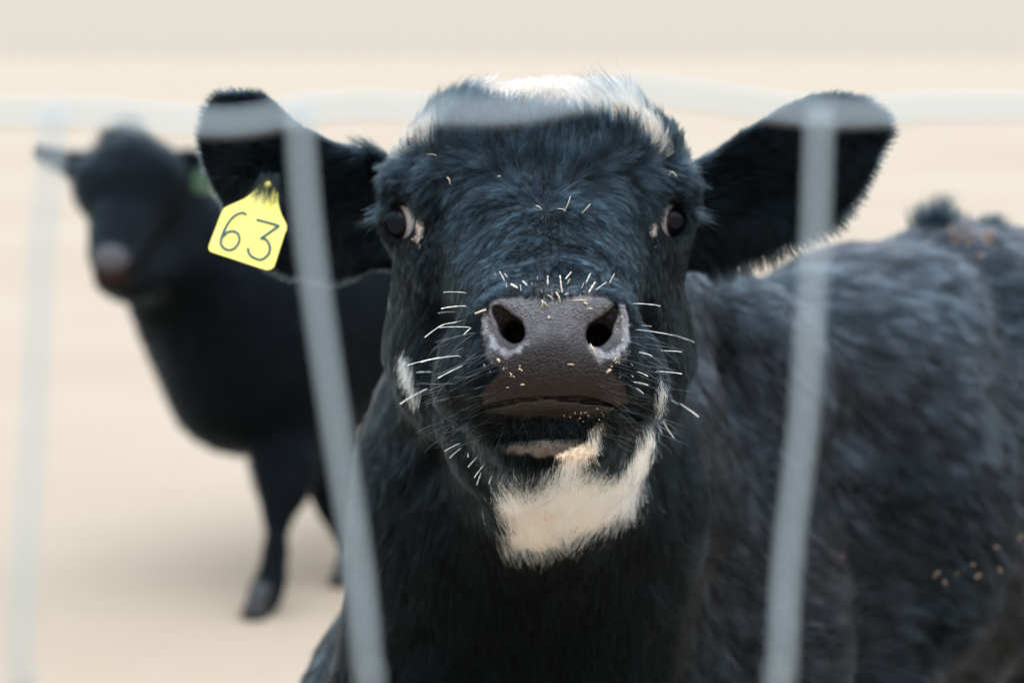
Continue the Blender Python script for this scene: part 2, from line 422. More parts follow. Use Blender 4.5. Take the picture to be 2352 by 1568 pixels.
hl = [(0, 0, .70, .14), (.02, -.02, .52, .085), (.05, .03, .38, .045), (.05, .04, .32, .034), (.02, .02, .12, .030), (.01, 0, .07, .036), (0, -.02, .025, .044)]
for (x, y) in ((0.02, 2.42), (0.34, 2.50)): prims += w_leg(x, y, 0, fl)
for (x, y) in ((0.78, 3.42), (1.12, 3.22)): prims += w_leg(x, y, 0, hl)
prims += [
    (leaf(EL, (870, 490), (460, 290), 2.035, 2.00, 0.022, 0.0085), .022, '+'),
    (leaf(ER, (1590, 490), (2040, 290), 2.035, 2.01, 0.022, 0.0085), .022, '+'),
]
for px, py, d, rt, rx, ry in EYES:                                                  # eyelid roll, then the opening
    prims.append((ell(q(px, py, d + .012), (rx * S(d) + .006, ry * S(d) + .006, .020)), .010, '+'))
    prims.append((ell(q(px, py, d - .012), (rx * S(d) * 1.0, ry * S(d) * 1.0, .034), rotz(rt)), .004, '-'))
for sx in (-1, 1):
    c = 1266
    # nostrils, a comma that runs in and down
    if sx < 0: A = [q(1146, 716, 1.690), q(1160, 733, 1.684), q(1184, 764, 1.678), q(1192, 778, 1.74)]
    else: A = [q(1409, 718, 1.690), q(1396, 736, 1.684), q(1373, 770, 1.678), q(1366, 782, 1.74)]
    comma = [(1144, 714, .0030), (1155, 727, .0045), (1168, 743, .0062), (1179, 758, .0074), (1184, 768, .0072)] if sx < 0 else [(1410, 714, .0030), (1400, 729, .0045), (1387, 747, .0062), (1377, 764, .0074), (1372, 774, .0072)]
    for x_, y_, r_ in comma: prims.append((cap(q(x_, y_, 1.64), q(x_, y_, 1.690 + r_ * 2), r_ * .95), .0025, '-'))
    prims.append((cap(q(comma[3][0], comma[3][1], 1.69), A[3], 0.0080, 0.0090), .003, '-'))
mouth = [q(1060, 960, 1.71), q(1130, 930, 1.685), (q(1200, 916, 1.674)), q(1262, 912, 1.672), q(1330, 915, 1.674), q(1410, 930, 1.685), q(1475, 958, 1.71)]
def groove(poly, rad, dep):
    poly = [np.array(p, float) for p in poly]; box = (min(p[0] for p in poly) - 60, max(p[0] for p in poly) + 60, min(p[1] for p in poly) - 60, max(p[1] for p in poly) + 60)
    def f(P):
        out = np.full(len(P), 0.05); x, y = q2p(P); m = (P[:, 2] < 1.80) & (x > box[0]) & (x < box[1]) & (y > box[2]) & (y < box[3])
        if m.any():
            d = np.full(m.sum(), 1e9); xm, ym = x[m], y[m]
            for a_, b_ in zip(poly[:-1], poly[1:]):
                e_ = b_ - a_; t = np.clip(((xm - a_[0]) * e_[0] + (ym - a_[1]) * e_[1]) / (e_ @ e_), 0, 1); d = np.minimum(d, np.hypot(xm - a_[0] - t * e_[0], ym - a_[1] - t * e_[1]))
            out[m] = d * K * 1.68 - rad
        return out
    return f, dep
def with_groove(g, base):                   # cut a groove of a given depth into whatever surface is there
    f, dep = g
    def h(P): return base
    return h
GROOVES = [groove([(1065, 962), (1095, 945), (1130, 931), (1190, 918), (1262, 913), (1330, 916), (1400, 928), (1440, 944), (1470, 962)], .0014, .0040),
           groove([(1140, 1003), (1200, 1006), (1262, 1004), (1330, 1004), (1385, 996)], .0012, .003),
           groove([(1266, 1006), (1270, 1030), (1264, 1056)], .0006, .0030), groove([(1130, 1058), (1200, 1066), (1262, 1062), (1330, 1062), (1380, 1052)], .0010, .002)]
for i, (a, b) in enumerate((((1225, 672, 1.708), (1305, 672, 1.708)),)): prims.append((cap(q(*a), q(*b), 0.002), .008, '-'))
def sdf_near(P):
    d = build_sdf(prims, P)
    for gf, dep in GROOVES: d = smax(d, np.minimum(-gf(P), d + dep), .002)
    far = np.clip((P[:, 2] - 2.0) / 0.3, 0, 1)
    return d - 0.0012 * noise3(P, 18, 5) * (1 - far) - 0.006 * noise3(P, 5, 9) * far
xs = axis_steps(-0.30, 1.45, -0.062, 0.095, 0.0019, 1.05, 0.013, (-.31, .31))
ys = axis_steps(-1.15, 0.30, -0.09, 0.04, 0.0019, 1.045, 0.013, (-.12, .25))
zs = axis_steps(1.60, 3.85, 1.655, 1.74, 0.0019, 1.05, 0.013, (1.6, 2.10))
V, F = polygonise(sdf_near, xs, ys, zs)
V, F = drop_islands(V, F)
NN = vnormals(V, F)
print('near cow mesh', len(V), len(F))
PX, PY = q2p(V)

def blob(px, py, cx, cy, rx, ry): return np.exp(-(((px - cx) / rx) ** 2 + ((py - cy) / ry) ** 2))
def sstep(a, b, x):
    t = np.clip((x - a) / (b - a), 0, 1); return t * t * (3 - 2 * t)
front = V[:, 2] < 1.80
jn = noise3(V, 60, 2) * 5 + noise3(V, 160, 4) * 3
nose = np.where(front, sstep(5, -5, poly_sd(NOSEPAD, PX, PY) + jn), 0)
lip = np.where(front, sstep(1.15, 0.8, np.sqrt(((PX - 1262) / 110) ** 2 + ((PY - 1028) / 20) ** 2) + jn / 40), 0)
lip2 = np.where(front, sstep(1.15, 0.8, np.sqrt(((PX - 1275) / 160) ** 2 + ((PY - 934) / 26) ** 2) + jn / 40), 0)
col = np.tile(np.array([0.003, 0.004, 0.005]), (len(V), 1))
def paint(w, c):
    global col
    w = np.clip(w, 0, 1)[:, None]; col = col * (1 - w) + np.array(c) * w
paint(nose, (0.011, 0.0055, 0.0045))
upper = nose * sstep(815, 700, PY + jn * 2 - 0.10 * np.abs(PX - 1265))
paint(upper * 0.9, (0.060, 0.047, 0.048))  # paler top of the nose pad: sky sheen put into the colour
paint(lip2, (0.014, 0.008, 0.006)); paint(lip, (0.085, 0.062, 0.045))
def line_dist(pts, x, y):
    d = np.full(len(x), 1e9); pts = np.array(pts, float)
    for a_, b_ in zip(pts[:-1], pts[1:]):
        e_ = b_ - a_; t = np.clip(((x - a_[0]) * e_[0] + (y - a_[1]) * e_[1]) / (e_ @ e_), 0, 1)
        d = np.minimum(d, np.hypot(x - a_[0] - t * e_[0], y - a_[1] - t * e_[1]))
    return d
aw = noise3(V, 110, 8) * 4 + noise3(V, 260, 18) * 3
al1 = line_dist([(1112, 722), (1120, 765), (1140, 795), (1163, 812), (1190, 806), (1208, 790)], PX, PY) + aw
al2 = line_dist([(1428, 706), (1440, 745), (1438, 790), (1412, 816), (1386, 820), (1362, 802)], PX, PY) + aw
al = np.where(front, np.maximum(sstep(9, 1, al1) * .75, sstep(12, 2, al2)), 0); paint(al * 0.8, (0.25, 0.225, 0.235))
pk = np.where(front, blob(PX, PY, 1290, 668, 60, 18), 0); paint(pk * 0.75, (0.30, 0.23, 0.21))
car = np.zeros(len(V))
for (cx, cy, rx, ry) in ((964, 520, 11, 28), (957, 548, 9, 10), (1501, 520, 10, 28)): car = np.maximum(car, blob(PX, PY, cx, cy, rx, ry))
car = np.where(V[:, 2] < 1.99, sstep(0.3, 0.7, car + noise3(V, 200, 12) * 0.1), 0)
paint(car, (0.33, 0.25, 0.21))
def white_root(P):
    x_, y_ = q2p(P); return (P[:, 2] < 2.2) & (np.minimum(poly_sd(WHITE0[0], x_, y_), poly_sd(WHITE0[1], x_, y_)) < 8)
WHITE0 = [[(1285, 1052), (1352, 1020), (1362, 990), (1385, 982), (1385, 1030), (1330, 1080), (1290, 1085)], [(1150, 1100), (1225, 1115), (1290, 1065), (1380, 1080), (1425, 1080), (1478, 1000), (1506, 955), (1500, 1040), (1462, 1165), (1448, 1180), (1340, 1220), (1240, 1260), (1160, 1240), (1175, 1180), (1140, 1160)]]
paint(white_root(V).astype(float), (0.85, 0.66, 0.50))
bare = np.clip(nose + lip + lip2 * 0.8 + al + car, 0, 1)

def skin_mat(name='cow_skin'):
    m, t, b = principled(name, (0.02, 0.02, 0.02), 0.42, spec=0.32)
    a = N(t, 'ShaderNodeAttribute', attribute_name='skin'); bare_ = N(t, 'ShaderNodeAttribute', attribute_name='bare')
    g = N(t, 'ShaderNodeNewGeometry')
    vor = N(t, 'ShaderNodeTexVoronoi', feature='DISTANCE_TO_EDGE'); vor.inputs['Scale'].default_value = 330
    ns = N(t, 'ShaderNodeTexNoise'); ns.inputs['Scale'].default_value = 90; ns.inputs['Detail'].default_value = 6
    wm = N(t, 'ShaderNodeVectorMath', operation='MULTIPLY_ADD')
    t.links.new(g.outputs['Position'], ns.inputs[0]); t.links.new(ns.outputs['Color'], wm.inputs[0]); wm.inputs[1].default_value = (.006, .006, .006)
    t.links.new(g.outputs['Position'], wm.inputs[2]); t.links.new(wm.outputs[0], vor.inputs[0])
    cl = N(t, 'ShaderNodeMapRange'); cl.inputs['From Max'].default_value = 0.25
    t.links.new(vor.outputs['Distance'], cl.inputs['Value'])
    ad = N(t, 'ShaderNodeMath', operation='MULTIPLY_ADD'); ad.inputs[1].default_value = 0.6
    t.links.new(cl.outputs[0], ad.inputs[0]); t.links.new(ns.outputs[0], ad.inputs[2])
    bp = N(t, 'ShaderNodeBump'); bp.inputs['Strength'].default_value = 0.5; bp.inputs['Distance'].default_value = 0.0014
    t.links.new(ad.outputs[0], bp.inputs['Height']); t.links.new(bp.outputs[0], b.inputs['Normal'])
    n2 = N(t, 'ShaderNodeTexNoise'); n2.inputs['Scale'].default_value = 260; n2.inputs['Detail'].default_value = 4
    mr = N(t, 'ShaderNodeMapRange'); mr.inputs['From Min'].default_value = .35; mr.inputs['From Max'].default_value = .65; mr.inputs['To Min'].default_value = .62; mr.inputs['To Max'].default_value = 1.25
    t.links.new(g.outputs['Position'], n2.inputs[0]); t.links.new(n2.outputs[0], mr.inputs['Value'])
    mu = N(t, 'ShaderNodeVectorMath', operation='SCALE'); t.links.new(a.outputs['Color'], mu.inputs[0]); t.links.new(mr.outputs[0], mu.inputs['Scale'])
    t.links.new(mu.outputs[0], b.inputs['Base Color'])
    rr = N(t, 'ShaderNodeMapRange'); rr.inputs['To Min'].default_value = 0.75; rr.inputs['To Max'].default_value = 0.27
    sr = N(t, 'ShaderNodeMapRange'); sr.inputs['To Min'].default_value = 0.06; sr.inputs['To Max'].default_value = 0.42
    t.links.new(bare_.outputs['Fac'], sr.inputs['Value']); t.links.new(sr.outputs[0], b.inputs['Specular IOR Level'])
    t.links.new(bare_.outputs['Fac'], rr.inputs['Value']); t.links.new(rr.outputs[0], b.inputs['Roughness'])
    return m
M_SKIN = skin_mat()
root = empty('cow', (0.30, 2.60, 0))
tag(root, 'black cow with white throat patch facing the viewer through the wire fence', 'cow')
body = mesh_obj('body', q2w(V), F, M_SKIN, root)
ca = body.data.color_attributes.new('skin', 'FLOAT_COLOR', 'POINT'); ca.data.foreach_set('color', np.concatenate([col, np.ones((len(V), 1))], 1).astype(np.float32).ravel())
fa = body.data.attributes.new('bare', 'FLOAT', 'POINT'); fa.data.foreach_set('value', (bare * (1 - .45 * nose * (1 - np.clip(upper + al, 0, 1)))).astype(np.float32))

# ------------------------------------------------------------------ eyes
def eye_mat():
    m, t, b = principled('eyeball', (0.02, 0.012, 0.01), 0.03, spec=0.14)
    tc = N(t, 'ShaderNodeTexCoord'); s = N(t, 'ShaderNodeSeparateXYZ'); t.links.new(tc.outputs['Object'], s.inputs[0])
    # object space: -Y is the way the eye looks, unit radius
    x2 = N(t, 'ShaderNodeMath', operation='POWER'); x2.inputs[1].default_value = 2; t.links.new(s.outputs['X'], x2.inputs[0])
    z2 = N(t, 'ShaderNodeMath', operation='POWER'); z2.inputs[1].default_value = 2; t.links.new(s.outputs['Z'], z2.inputs[0])
    zz = N(t, 'ShaderNodeMath', operation='MULTIPLY'); zz.inputs[1].default_value = 0.8; t.links.new(z2.outputs[0], zz.inputs[0])
    ad = N(t, 'ShaderNodeMath', operation='ADD'); t.links.new(x2.outputs[0], ad.inputs[0]); t.links.new(zz.outputs[0], ad.inputs[1])
    r = N(t, 'ShaderNodeMath', operation='SQRT'); t.links.new(ad.outputs[0], r.inputs[0])
    c = N(t, 'ShaderNodeValToRGB'); E = c.color_ramp.elements
    E[0].position = 0.0; E[0].color = (.003, .004, .008, 1); E[1].position = 0.80; E[1].color = (.74, .70, .70, 1)
    for p, k in ((0.54, (.003, .004, .008, 1)), (0.60, (.010, .005, .005, 1)), (0.66, (.030, .012, .008, 1)), (0.68, (.02, .010, .008, 1)), (0.72, (.55, .46, .46, 1))):
        e = E.new(p); e.color = k
    t.links.new(r.outputs[0], c.inputs[0]); t.links.new(c.outputs[0], b.inputs['Base Color'])
    b.inputs['Coat Weight'].default_value = 0; b.inputs['Coat Roughness'].default_value = 0.02
    return m
M_EYE = eye_mat()
def eyeball(px, py, d, look):
    R = 0.0190; c = q(px, py, d); V_ = []; F_ = []; nu, nv = 40, 24
    for j in range(nv + 1):
        a = math.pi * j / nv
        for i in range(nu):
            p = 2 * math.pi * i / nu; x, y, z = math.sin(a) * math.cos(p), -math.cos(a), math.sin(a) * math.sin(p)
            k = 1.0          # cornea bulge
            V_.append((x * k, y * k, z * k))
    for j in range(nv):
        for i in range(nu): F_.append((j * nu + i, j * nu + (i + 1) % nu, (j + 1) * nu + (i + 1) % nu, (j + 1) * nu + i))
    me = bpy.data.meshes.new('eye'); me.from_pydata(V_, [], F_); me.update(); me.materials.append(M_EYE)
    me.polygons.foreach_set('use_smooth', np.ones(len(me.polygons), bool))
    o = bpy.data.objects.new('eye', me); SC.collection.objects.link(o)
    lw = Vector(look).normalized(); rot = lw.to_track_quat('-Y', 'Z')
    o.matrix_world = Matrix.Translation(Vector(q2w(c))) @ rot.to_matrix().to_4x4() @ Matrix.Scale(R, 4)
    bpy.context.view_layer.update(); mw = o.matrix_world.copy(); o.parent = root; o.matrix_parent_inverse = root.matrix_world.inverted()
    return o
eyeball(925, 509, 1.9385, (-0.62, -1, -.05)); eyeball(1539, 506, 1.9385, (0.62, -1, -.05))

# ------------------------------------------------------------------ near cow: coat
WH = (1252, 482)
G = []   # px, py, dx, dy, length mm, lift
for r, L, lf in ((40, 15, .55), (120, 24, .45), (220, 26, .4)):
    for k in range(16):
        a = 2 * math.pi * k / 16; dx, dy = math.cos(a), math.sin(a)
        px, py = WH[0] + r * 1.15 * dx, WH[1] + r * .75 * dy
        if py > 600: continue
        ex, ey = dx * 1.25, dy
        if dy < 0.2: ey += 0.0045 * abs(px - WH[0]) * (0.6 if dy < 0 else 1)
        if dy > 0.2: ey += .5
        if dy > 0: L2, l2 = L * .62, lf + .1
        else: L2, l2 = L, lf
        n_ = math.hypot(ex, ey); G.append((px, py, ex / n_, ey / n_, L2, l2))
G += [(1150, 545, -.5, 1, 15, .3), (1355, 545, .5, 1, 15, .3), (1070, 560, -.8, 1, 16, .3), (1435, 560, .8, 1, 16, .3), (1215, 530, -.15, 1, 12, .5), (1290, 530, .15, 1, 12, .5), (1250, 590, 0.02, 1, 12, .6), (1200, 620, -.25, 1, 10, .5), (1310, 620, .25, 1, 10, .5), (1255, 655, 0, 1, 7, .5),
      (1130, 600, -.6, 1, 14, .3), (1370, 600, .6, 1, 14, .3), (1060, 640, -.8, 1, 15, .25), (1440, 640, .8, 1, 15, .25),
      (1000, 560, -.5, 1, 14, .25), (1480, 560, .5, 1, 14, .25), (1010, 460, -.35, 1, 20, .35), (1470, 460, .35, 1, 20, .35),
      (930, 415, -1, .35, 16, .35), (1535, 415, 1, .35, 16, .35), (870, 470, -1, .6, 18, .4), (1590, 470, 1, .6, 18, .4), (925, 455, -.8, -.3, 7, .3), (1538, 455, .8, -.3, 7, .3), (880, 520, -1, .5, 7, .3), (1582, 520, 1, .5, 7, .3), (925, 565, -.2, 1, 8, .2), (1540, 565, .2, 1, 8, .2), (985, 520, .2, 1, 6, .2), (1480, 520, -.2, 1, 6, .2),
      (930, 600, -.1, 1, 14, .15), (1540, 600, .1, 1, 14, .15), (920, 720, -.15, 1, 12, .2), (1550, 720, .15, 1, 12, .2),
      (1010, 760, -.5, 1, 13, .2), (1500, 760, .5, 1, 13, .2), (1070, 800, -.8, .6, 7, .25), (1465, 800, .8, .6, 7, .25),
      (1060, 880, -.8, .5, 7, .3), (1475, 880, .8, .5, 7, .3), (1100, 700, -1, .1, 7, .2), (1430, 700, 1, .1, 7, .2), (1180, 668, -.2, -.6, 4, .3), (1350, 668, .2, -.6, 4, .3),
      (1040, 950, -.7, .8, 12, .3), (1490, 950, .7, .8, 12, .3), (1200, 980, -.1, 1, 8, .5), (1330, 980, .1, 1, 8, .5),
      (1130, 1060, -.5, 1, 18, .4), (1390, 1060, .4, 1, 18, .4), (1200, 1090, -.2, 1, 20, .4), (1300, 1090, -.1, 1, 20, .4),
      (950, 900, -.2, 1, 18, .25), (1560, 900, .15, 1, 18, .25), (960, 1050, -.15, 1, 22, .3), (1520, 1050, .1, 1, 22, .3),
      (1180, 1180, -.15, 1, 30, .3), (1320, 1180, .05, 1, 30, .3), (1470, 1080, -.1, 1, 24, .3), (1420, 1150, .2, 1, 30, .3),
      (1000, 1250, -.25, 1, 28, .3), (1200, 1350, 0, 1, 28, .3), (1400, 1300, .1, 1, 28, .3), (880, 1200, -.6, .7, 28, .35), (800, 1400, -.7, .7, 28, .35), (1000, 1500, -.2, 1, 28, .3), (1350, 1520, .1, 1, 28, .3),
      (870, 1020, -.7, .6, 22, .35), (1560, 1200, .6, .6, 28, .3), (1640, 1000, 1, .15, 26, .35), (1650, 1250, 1, .1, 28, .35), (1680, 1450, 1, .15, 28, .35),
      (1640, 760, .5, .6, 34, .5), (1760, 740, .6, .7, 34, .5), (1700, 860, .6, .7, 30, .4), (1800, 700, 1, -.2, 26, .2), (1650, 700, 1, -.3, 22, .2), (1950, 600, 1, -.3, 28, .25), (2100, 540, .8, -.4, 34, .4),
      (2150, 480, .1, -1, 45, .8), (2250, 560, 1, .2, 34, .4), (2350, 600, 1, .5, 34, .35), (2000, 750, 1, .15, 34, .3), (2250, 780, 1, .45, 34, .3), (2000, 950, 1, .5, 34, .3), (2250, 1000, 1, .7, 34, .3),
      (1850, 850, 1, .4, 34, .3), (1900, 1100, .9, .5, 30, .3), (2100, 1200, .8, .8, 34, .35), (2300, 1300, .8, .8, 34, .35), (1950, 1400, 1, .3, 30, .3), (2150, 1500, .8, .6, 34, .3), (2700, 1000, 1, .5, 34, .3),
      (1000, 300, -.4, -.9, 30, .6), (960, 240, .5, -.8, 45, .6), (1050, 205, .9, -.5, 45, .5), (1150, 240, .1, -1, 20, .7), (1250, 240, .15, -1, 20, .7), (1330, 240, -.2, -1, 20, .7), (1400, 190, -.9, -.6, 45, .6), (1480, 240, -.5, -.9, 45, .6),
      (1450, 290, .3, -.9, 30, .5), (1560, 330, .6, -.7, 30, .5), (1590, 370, .9, -.3, 32, .6), (900, 330, -.5, -.8, 30, .5), (860, 360, -.9, -.3, 32, .6), (1250, 330, .05, -1, 30, .5), (1120, 300, -.3, -1, 30, .5), (1370, 300, .3, -1, 30, .5)]
EARL = [(840, 400, -.9, .2, 24, .5), (760, 420, -1, .1, 22, .3), (640, 350, -1, -.1, 20, .3), (520, 280, -1, -.1, 16, .3), (460, 300, -1, -.3, 14, .3), (540, 212, -.35, -1, 13, .4), (500, 470, -.7, .6, 9, .3), (700, 292, -.6, -.6, 12, .2), (620, 600, -.5, 1, 18, .3), (760, 640, -.1, 1, 20, .3), (540, 540, -.8, .8, 12, .3), (640, 500, -.8, .5, 20, .3)]
EARR = [(1640, 420, 1, 0, 24, .4), (1750, 420, 1, .1, 22, .3), (1750, 290, .6, -.7, 12, .2), (1900, 300, 1, -.2, 18, .3), (1930, 215, .6, -1, 13, .3), (2040, 280, 1, -.25, 22, .3), (2010, 400, 1, .5, 18, .3), (1900, 520, .8, .75, 30, .4), (1780, 575, .4, 1, 36, .4), (1700, 600, .1, 1, 40, .4), (1850, 430, 1, .4, 20, .3)]
def field_near(P):
    px, py = q2p(P); g = guide_field(G, px, py)
    eL = (px < 845) & (py < 700) & (P[:, 2] < 2.12); eR = (px > 1612) & (py < 690) & (P[:, 2] < 2.12)
    if eL.any(): g[eL] = guide_field(EARL, px[eL], py[eL])
    if eR.any(): g[eR] = guide_field(EARR, px[eR], py[eR])
    d = np.stack([g[:, 0], -g[:, 1], np.where(P[:, 2] > 2.15, .15, np.where(P[:, 2] < 1.93, .06, .25))], 1)
    d[:, 1] *= np.where((P[:, 2] < 2.1) & (py < 690) & ~eL & ~eR, np.where((py > 488) & (np.abs(px - 1255) < 210), 3.2, 1.9), 1.0)
    far_ = (P[:, 2] > 2.2)[:, None] * .30
    d[:, :2] += far_ * np.stack([noise3(P, 3.2, 51), noise3(P, 3.2, 52)], 1)
    d[:, :2] += 0.16 * np.stack([noise3(P, 14, 31), noise3(P, 14, 32)], 1)
    fh = (py < 470) & (P[:, 2] < 2.1) & ~eL & ~eR
    return d, g[:, 2] * 1e-3 * np.where(fh, .85, np.where(P[:, 2] > 2.15, .85, .72)), g[:, 3] * np.where(fh, .6, .42)
WHITE = [
    [(1285, 1062), (1310, 1045), (1352, 1030), (1362, 1000), (1378, 992), (1382, 1030), (1365, 1062), (1330, 1080), (1290, 1085)],
    [(1150, 1118), (1185, 1128), (1225, 1135), (1270, 1100), (1290, 1075), (1330, 1090), (1380, 1100), (1425, 1098), (1452, 1050), (1478, 1010), (1506, 975), (1500, 1040), (1476, 1110), (1462, 1165), (1448, 1195), (1425, 1180), (1395, 1215), (1340, 1240), (1290, 1265), (1240, 1285), (1160, 1275), (1160, 1240), (1175, 1205), (1140, 1180)],
    [(1030, 262), (965, 278), (925, 312), (900, 345), (893, 362), (915, 345), (945, 318), (985, 298)],
    [(1060, 150), (1400, 150), (1450, 205), (1500, 262), (1535, 318), (1548, 362), (1515, 322), (1470, 272), (1430, 250), (1370, 240), (1330, 240), (1280, 232), (1240, 222), (1160, 222), (1110, 212), (1060, 190)],
    [(918, 815), (932, 830), (945, 880), (962, 935), (950, 935), (930, 885), (915, 850)],
    [(1520, 870), (1528, 900), (1520, 945), (1512, 960), (1512, 910)],
]
def white_mask(P):
    px, py = q2p(P); w = np.full(len(P), 1e9)
    for i, poly in enumerate(WHITE):
        s = poly_sd(poly, px, py); w = np.minimum(w, s + (noise3(P, 70, 20 + i) * 5 if i < 2 else 0))
    zf = P[:, 2] < 2.2
    return zf & (w < 0)
def facing(Pq, n):                            # 1 = turned to the photo's side, 0 = away
    v = Pq / np.linalg.norm(Pq, axis=1)[:, None]; return -(v * n).sum(1)
ff = facing(V, NN)
head = (V[:, 2] < 2.12) & (PY < 1150)
wt = np.where(ff > -0.15, 1.0, 0.12) * np.where(head, 1.0, 0.30)
wt *= np.where((PX > -80) & (PX < 2480) & (PY < 1660), 1, 0.10)
wt *= np.where((PX > 1120) & (PX < 1450) & (PY > 540) & (PY < 680) & (V[:, 2] < 1.9), 1.5, 1)
wt *= np.clip(1 - bare * 1.4, 0, 1)
for px, py, d, rt, rx, ry in EYES:
    dd = np.sqrt(((PX - px) / (rx + 6)) ** 2 + ((PY - py) / (ry + 6)) ** 2); wt[(dd < 1) & (V[:, 2] < 2.02)] = 0
HAIRS = 560000
P0, N0 = sample_surface(V, F, NN, wt, HAIRS)
_px, _py = q2p(P0)
FH = sstep(760, 640, _py) * sstep(2.06, 2.0, P0[:, 2]) * sstep(840, 900, _px) * sstep(1640, 1580, _px)      # face above the nose
pts, lock = grow(P0, N0, field_near, 5, clump=np.where(P0[:, 2] > 2.15, .013, np.where(FH > .5, .0046, .0050)), clump_amt=0.42 + .30 * FH, frizz=0.08, want_lock=True)
lk = rng.random(lock.max() + 1)
shade = np.clip(0.85 * lk[lock] ** 3 + 0.7 * rng.random(len(P0)) ** 5 + 0.06 * noise3(P0, 22, 41), 0, 1)
shade *= .28 + np.maximum(.30 * FH, (P0[:, 2] > 2.2) * .50)  # forehead and flank strands lightened more, highlights put into their tone
wm = white_mask(pts[:, 3] + rng.normal(size=(len(P0), 3)) * np.where(_py > 1060, .0045, .002)[:, None])
px0, py0 = q2p(P0)
brn = (P0[:, 2] > 2.12) & (noise3(P0, 6, 77) * .2 + rng.random(len(P0)) + .25 * (px0 > 1600) > .65)
rad = np.where(P0[:, 2] < 2.12, 0.00018 + .00001 * FH, 0.00030)
def sel(m): return pts[m], rad[m]
a, r = sel(~wm & ~brn); curves_obj('coat', a, r, r * .25, M_BLACK, root, shade[~wm & ~brn])
a, r = sel(~wm & brn); tag(curves_obj('flank_hair', a, r, r * .3, M_BROWN, root, shade[~wm & brn]), 'dusty brown-black hair of the shoulder and flank, light sheen put into its colour')
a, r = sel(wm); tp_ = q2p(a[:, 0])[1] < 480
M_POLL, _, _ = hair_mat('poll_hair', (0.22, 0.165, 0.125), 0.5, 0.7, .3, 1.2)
tag(curves_obj('white_hair', a[~tp_], r[~tp_] * 1.4, r[~tp_] * .5, M_WHITE, root), 'cream white hair of throat and lip')
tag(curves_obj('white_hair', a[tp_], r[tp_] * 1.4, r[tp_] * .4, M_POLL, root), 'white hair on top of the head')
del pts

# lashes and long hairs by the eyes, whiskers with frost on them
def strand(p, dirv, L, n=6, bend=(0, -.3, 0), j=0.1):
    p = np.array(p, float); d = np.array(dirv, float); d /= np.linalg.norm(d); out = [p]
    b = np.array(bend) + rng.normal(size=3) * j
    for i in range(n - 1):
        d = d + b / n; d /= np.linalg.norm(d); out.append(out[-1] + d * L / (n - 1))
    return out
L_ = []
for sx, ex, ey in ((-1, 912, 470), (1, 1552, 467)):
    for i in range(80):
        t = rng.random(); px = ex + sx * (-20 + 50 * t) + rng.normal() * 2; py = ey - 8 + 40 * t * t + rng.normal() * 3
        L_.append(strand(q(px, py, 1.925 + .012 * t), (sx * (0.5 + .8 * t), -.25 + rng.normal() * .2, -.9 + .5 * t), .016 + .016 * rng.random(), 6, (sx * .2, -.5, .6), .2))
curves_obj('eyelashes', np.array(L_), 0.00022, 0.00005, M_LASH, root)

poll_t = []
for i in range(700):                       # horn-like side tufts of the poll
    t_ = rng.random()
    if i % 2: b_ = (955 + 70 * t_, 275 - 55 * t_); d_ = (.75, .55 - .2 * t_)
    else: b_ = (1515 - 75 * t_, 280 - 60 * t_); d_ = (-.75, .65 - .1 * t_)
    m_ = np.where((np.abs(PX - b_[0]) < 14) & (np.abs(PY - b_[1]) < 26) & (V[:, 2] < 2.2))[0]
    if len(m_) == 0: continue
    pv_ = V[m_[rng.integers(len(m_))]]
    poll_t.append(strand(pv_, (d_[0] + rng.normal() * .12, d_[1] + rng.normal() * .08, -.1), .034 + .016 * rng.random(), 7, (0, -.12, 0), .12))
curves_obj('poll_tuft', np.array(poll_t), .00020, .00006, M_BLACK, root, rng.random(len(poll_t)) ** 2 * .7)
tf = []
far_v = V[:, 2] > 2.2
FVX, FVY, FVZ, FVN = PX[far_v], PY[far_v], V[far_v, 2], NN[far_v]
def top_at(px):
    m = np.where(np.abs(FVX - px) < 9)[0]; i = m[FVY[m].argmin()]; return V[far_v][i]
def front_at(px, py):
    m = np.where((np.abs(FVX - px) < 12) & (np.abs(FVY - py) < 12))[0]
    return None if len(m) == 0 else V[far_v][m[FVZ[m].argmin()]]
tops = {x: top_at(x) for x in range(2050, 2350, 6)}
for i in range(1100):
    cx_ = [2132, 2158, 2180, 2280][i % 4]; px = int(min(2340, max(2052, cx_ + rng.normal() * 14))) // 6 * 6; px = min(max(px, 2052), 2340); px -= (px - 2050) % 6
    base = tops[px] + np.array([rng.normal() * .002, -.003, rng.normal() * .012])
    tf.append(strand(base, ((-.3, .05, .3, .4)[i % 4] + rng.normal() * .15, 1, -.2), (.034, .042, .026, .022)[i % 4] * (.6 + .6 * rng.random()), 6, (.1, .2, 0), .15))
curves_obj('back_tuft', np.array(tf), .0004, .0001, M_BLACK, root, rng.random(len(tf)) ** 2 * .6)
M_MUD, _, _ = principled('dried_mud', (.22, .13, .08), .9)
MV, MF = [], []
for i in range(70):
    px, py = (2240 + rng.normal() * 55, 540 + rng.normal() * 18) if i % 8 else (2190 + rng.normal() * 110, 1300 + rng.normal() * 40)
    fv = front_at(px, py)
    if fv is None: continue
    c_ = fv - np.array([0, -.006, .014]); e_ = rng.normal(size=3) * .0024; v_, f_ = tube(q2w(np.array([c_ - e_, c_ - e_ * .4, c_ + e_ * .5, c_ + e_])), [.0004, .0011 * (.5 + rng.random()), .001, .0003], 6)
    o_n = len(MV); MV.extend(v_); MF.extend([tuple(o_n + k for k in t) for t in f_])
tag(mesh_obj('mud_crumbs', MV, MF, M_MUD, root), 'dried orange-brown mud caught in the back hair', kind='stuff')

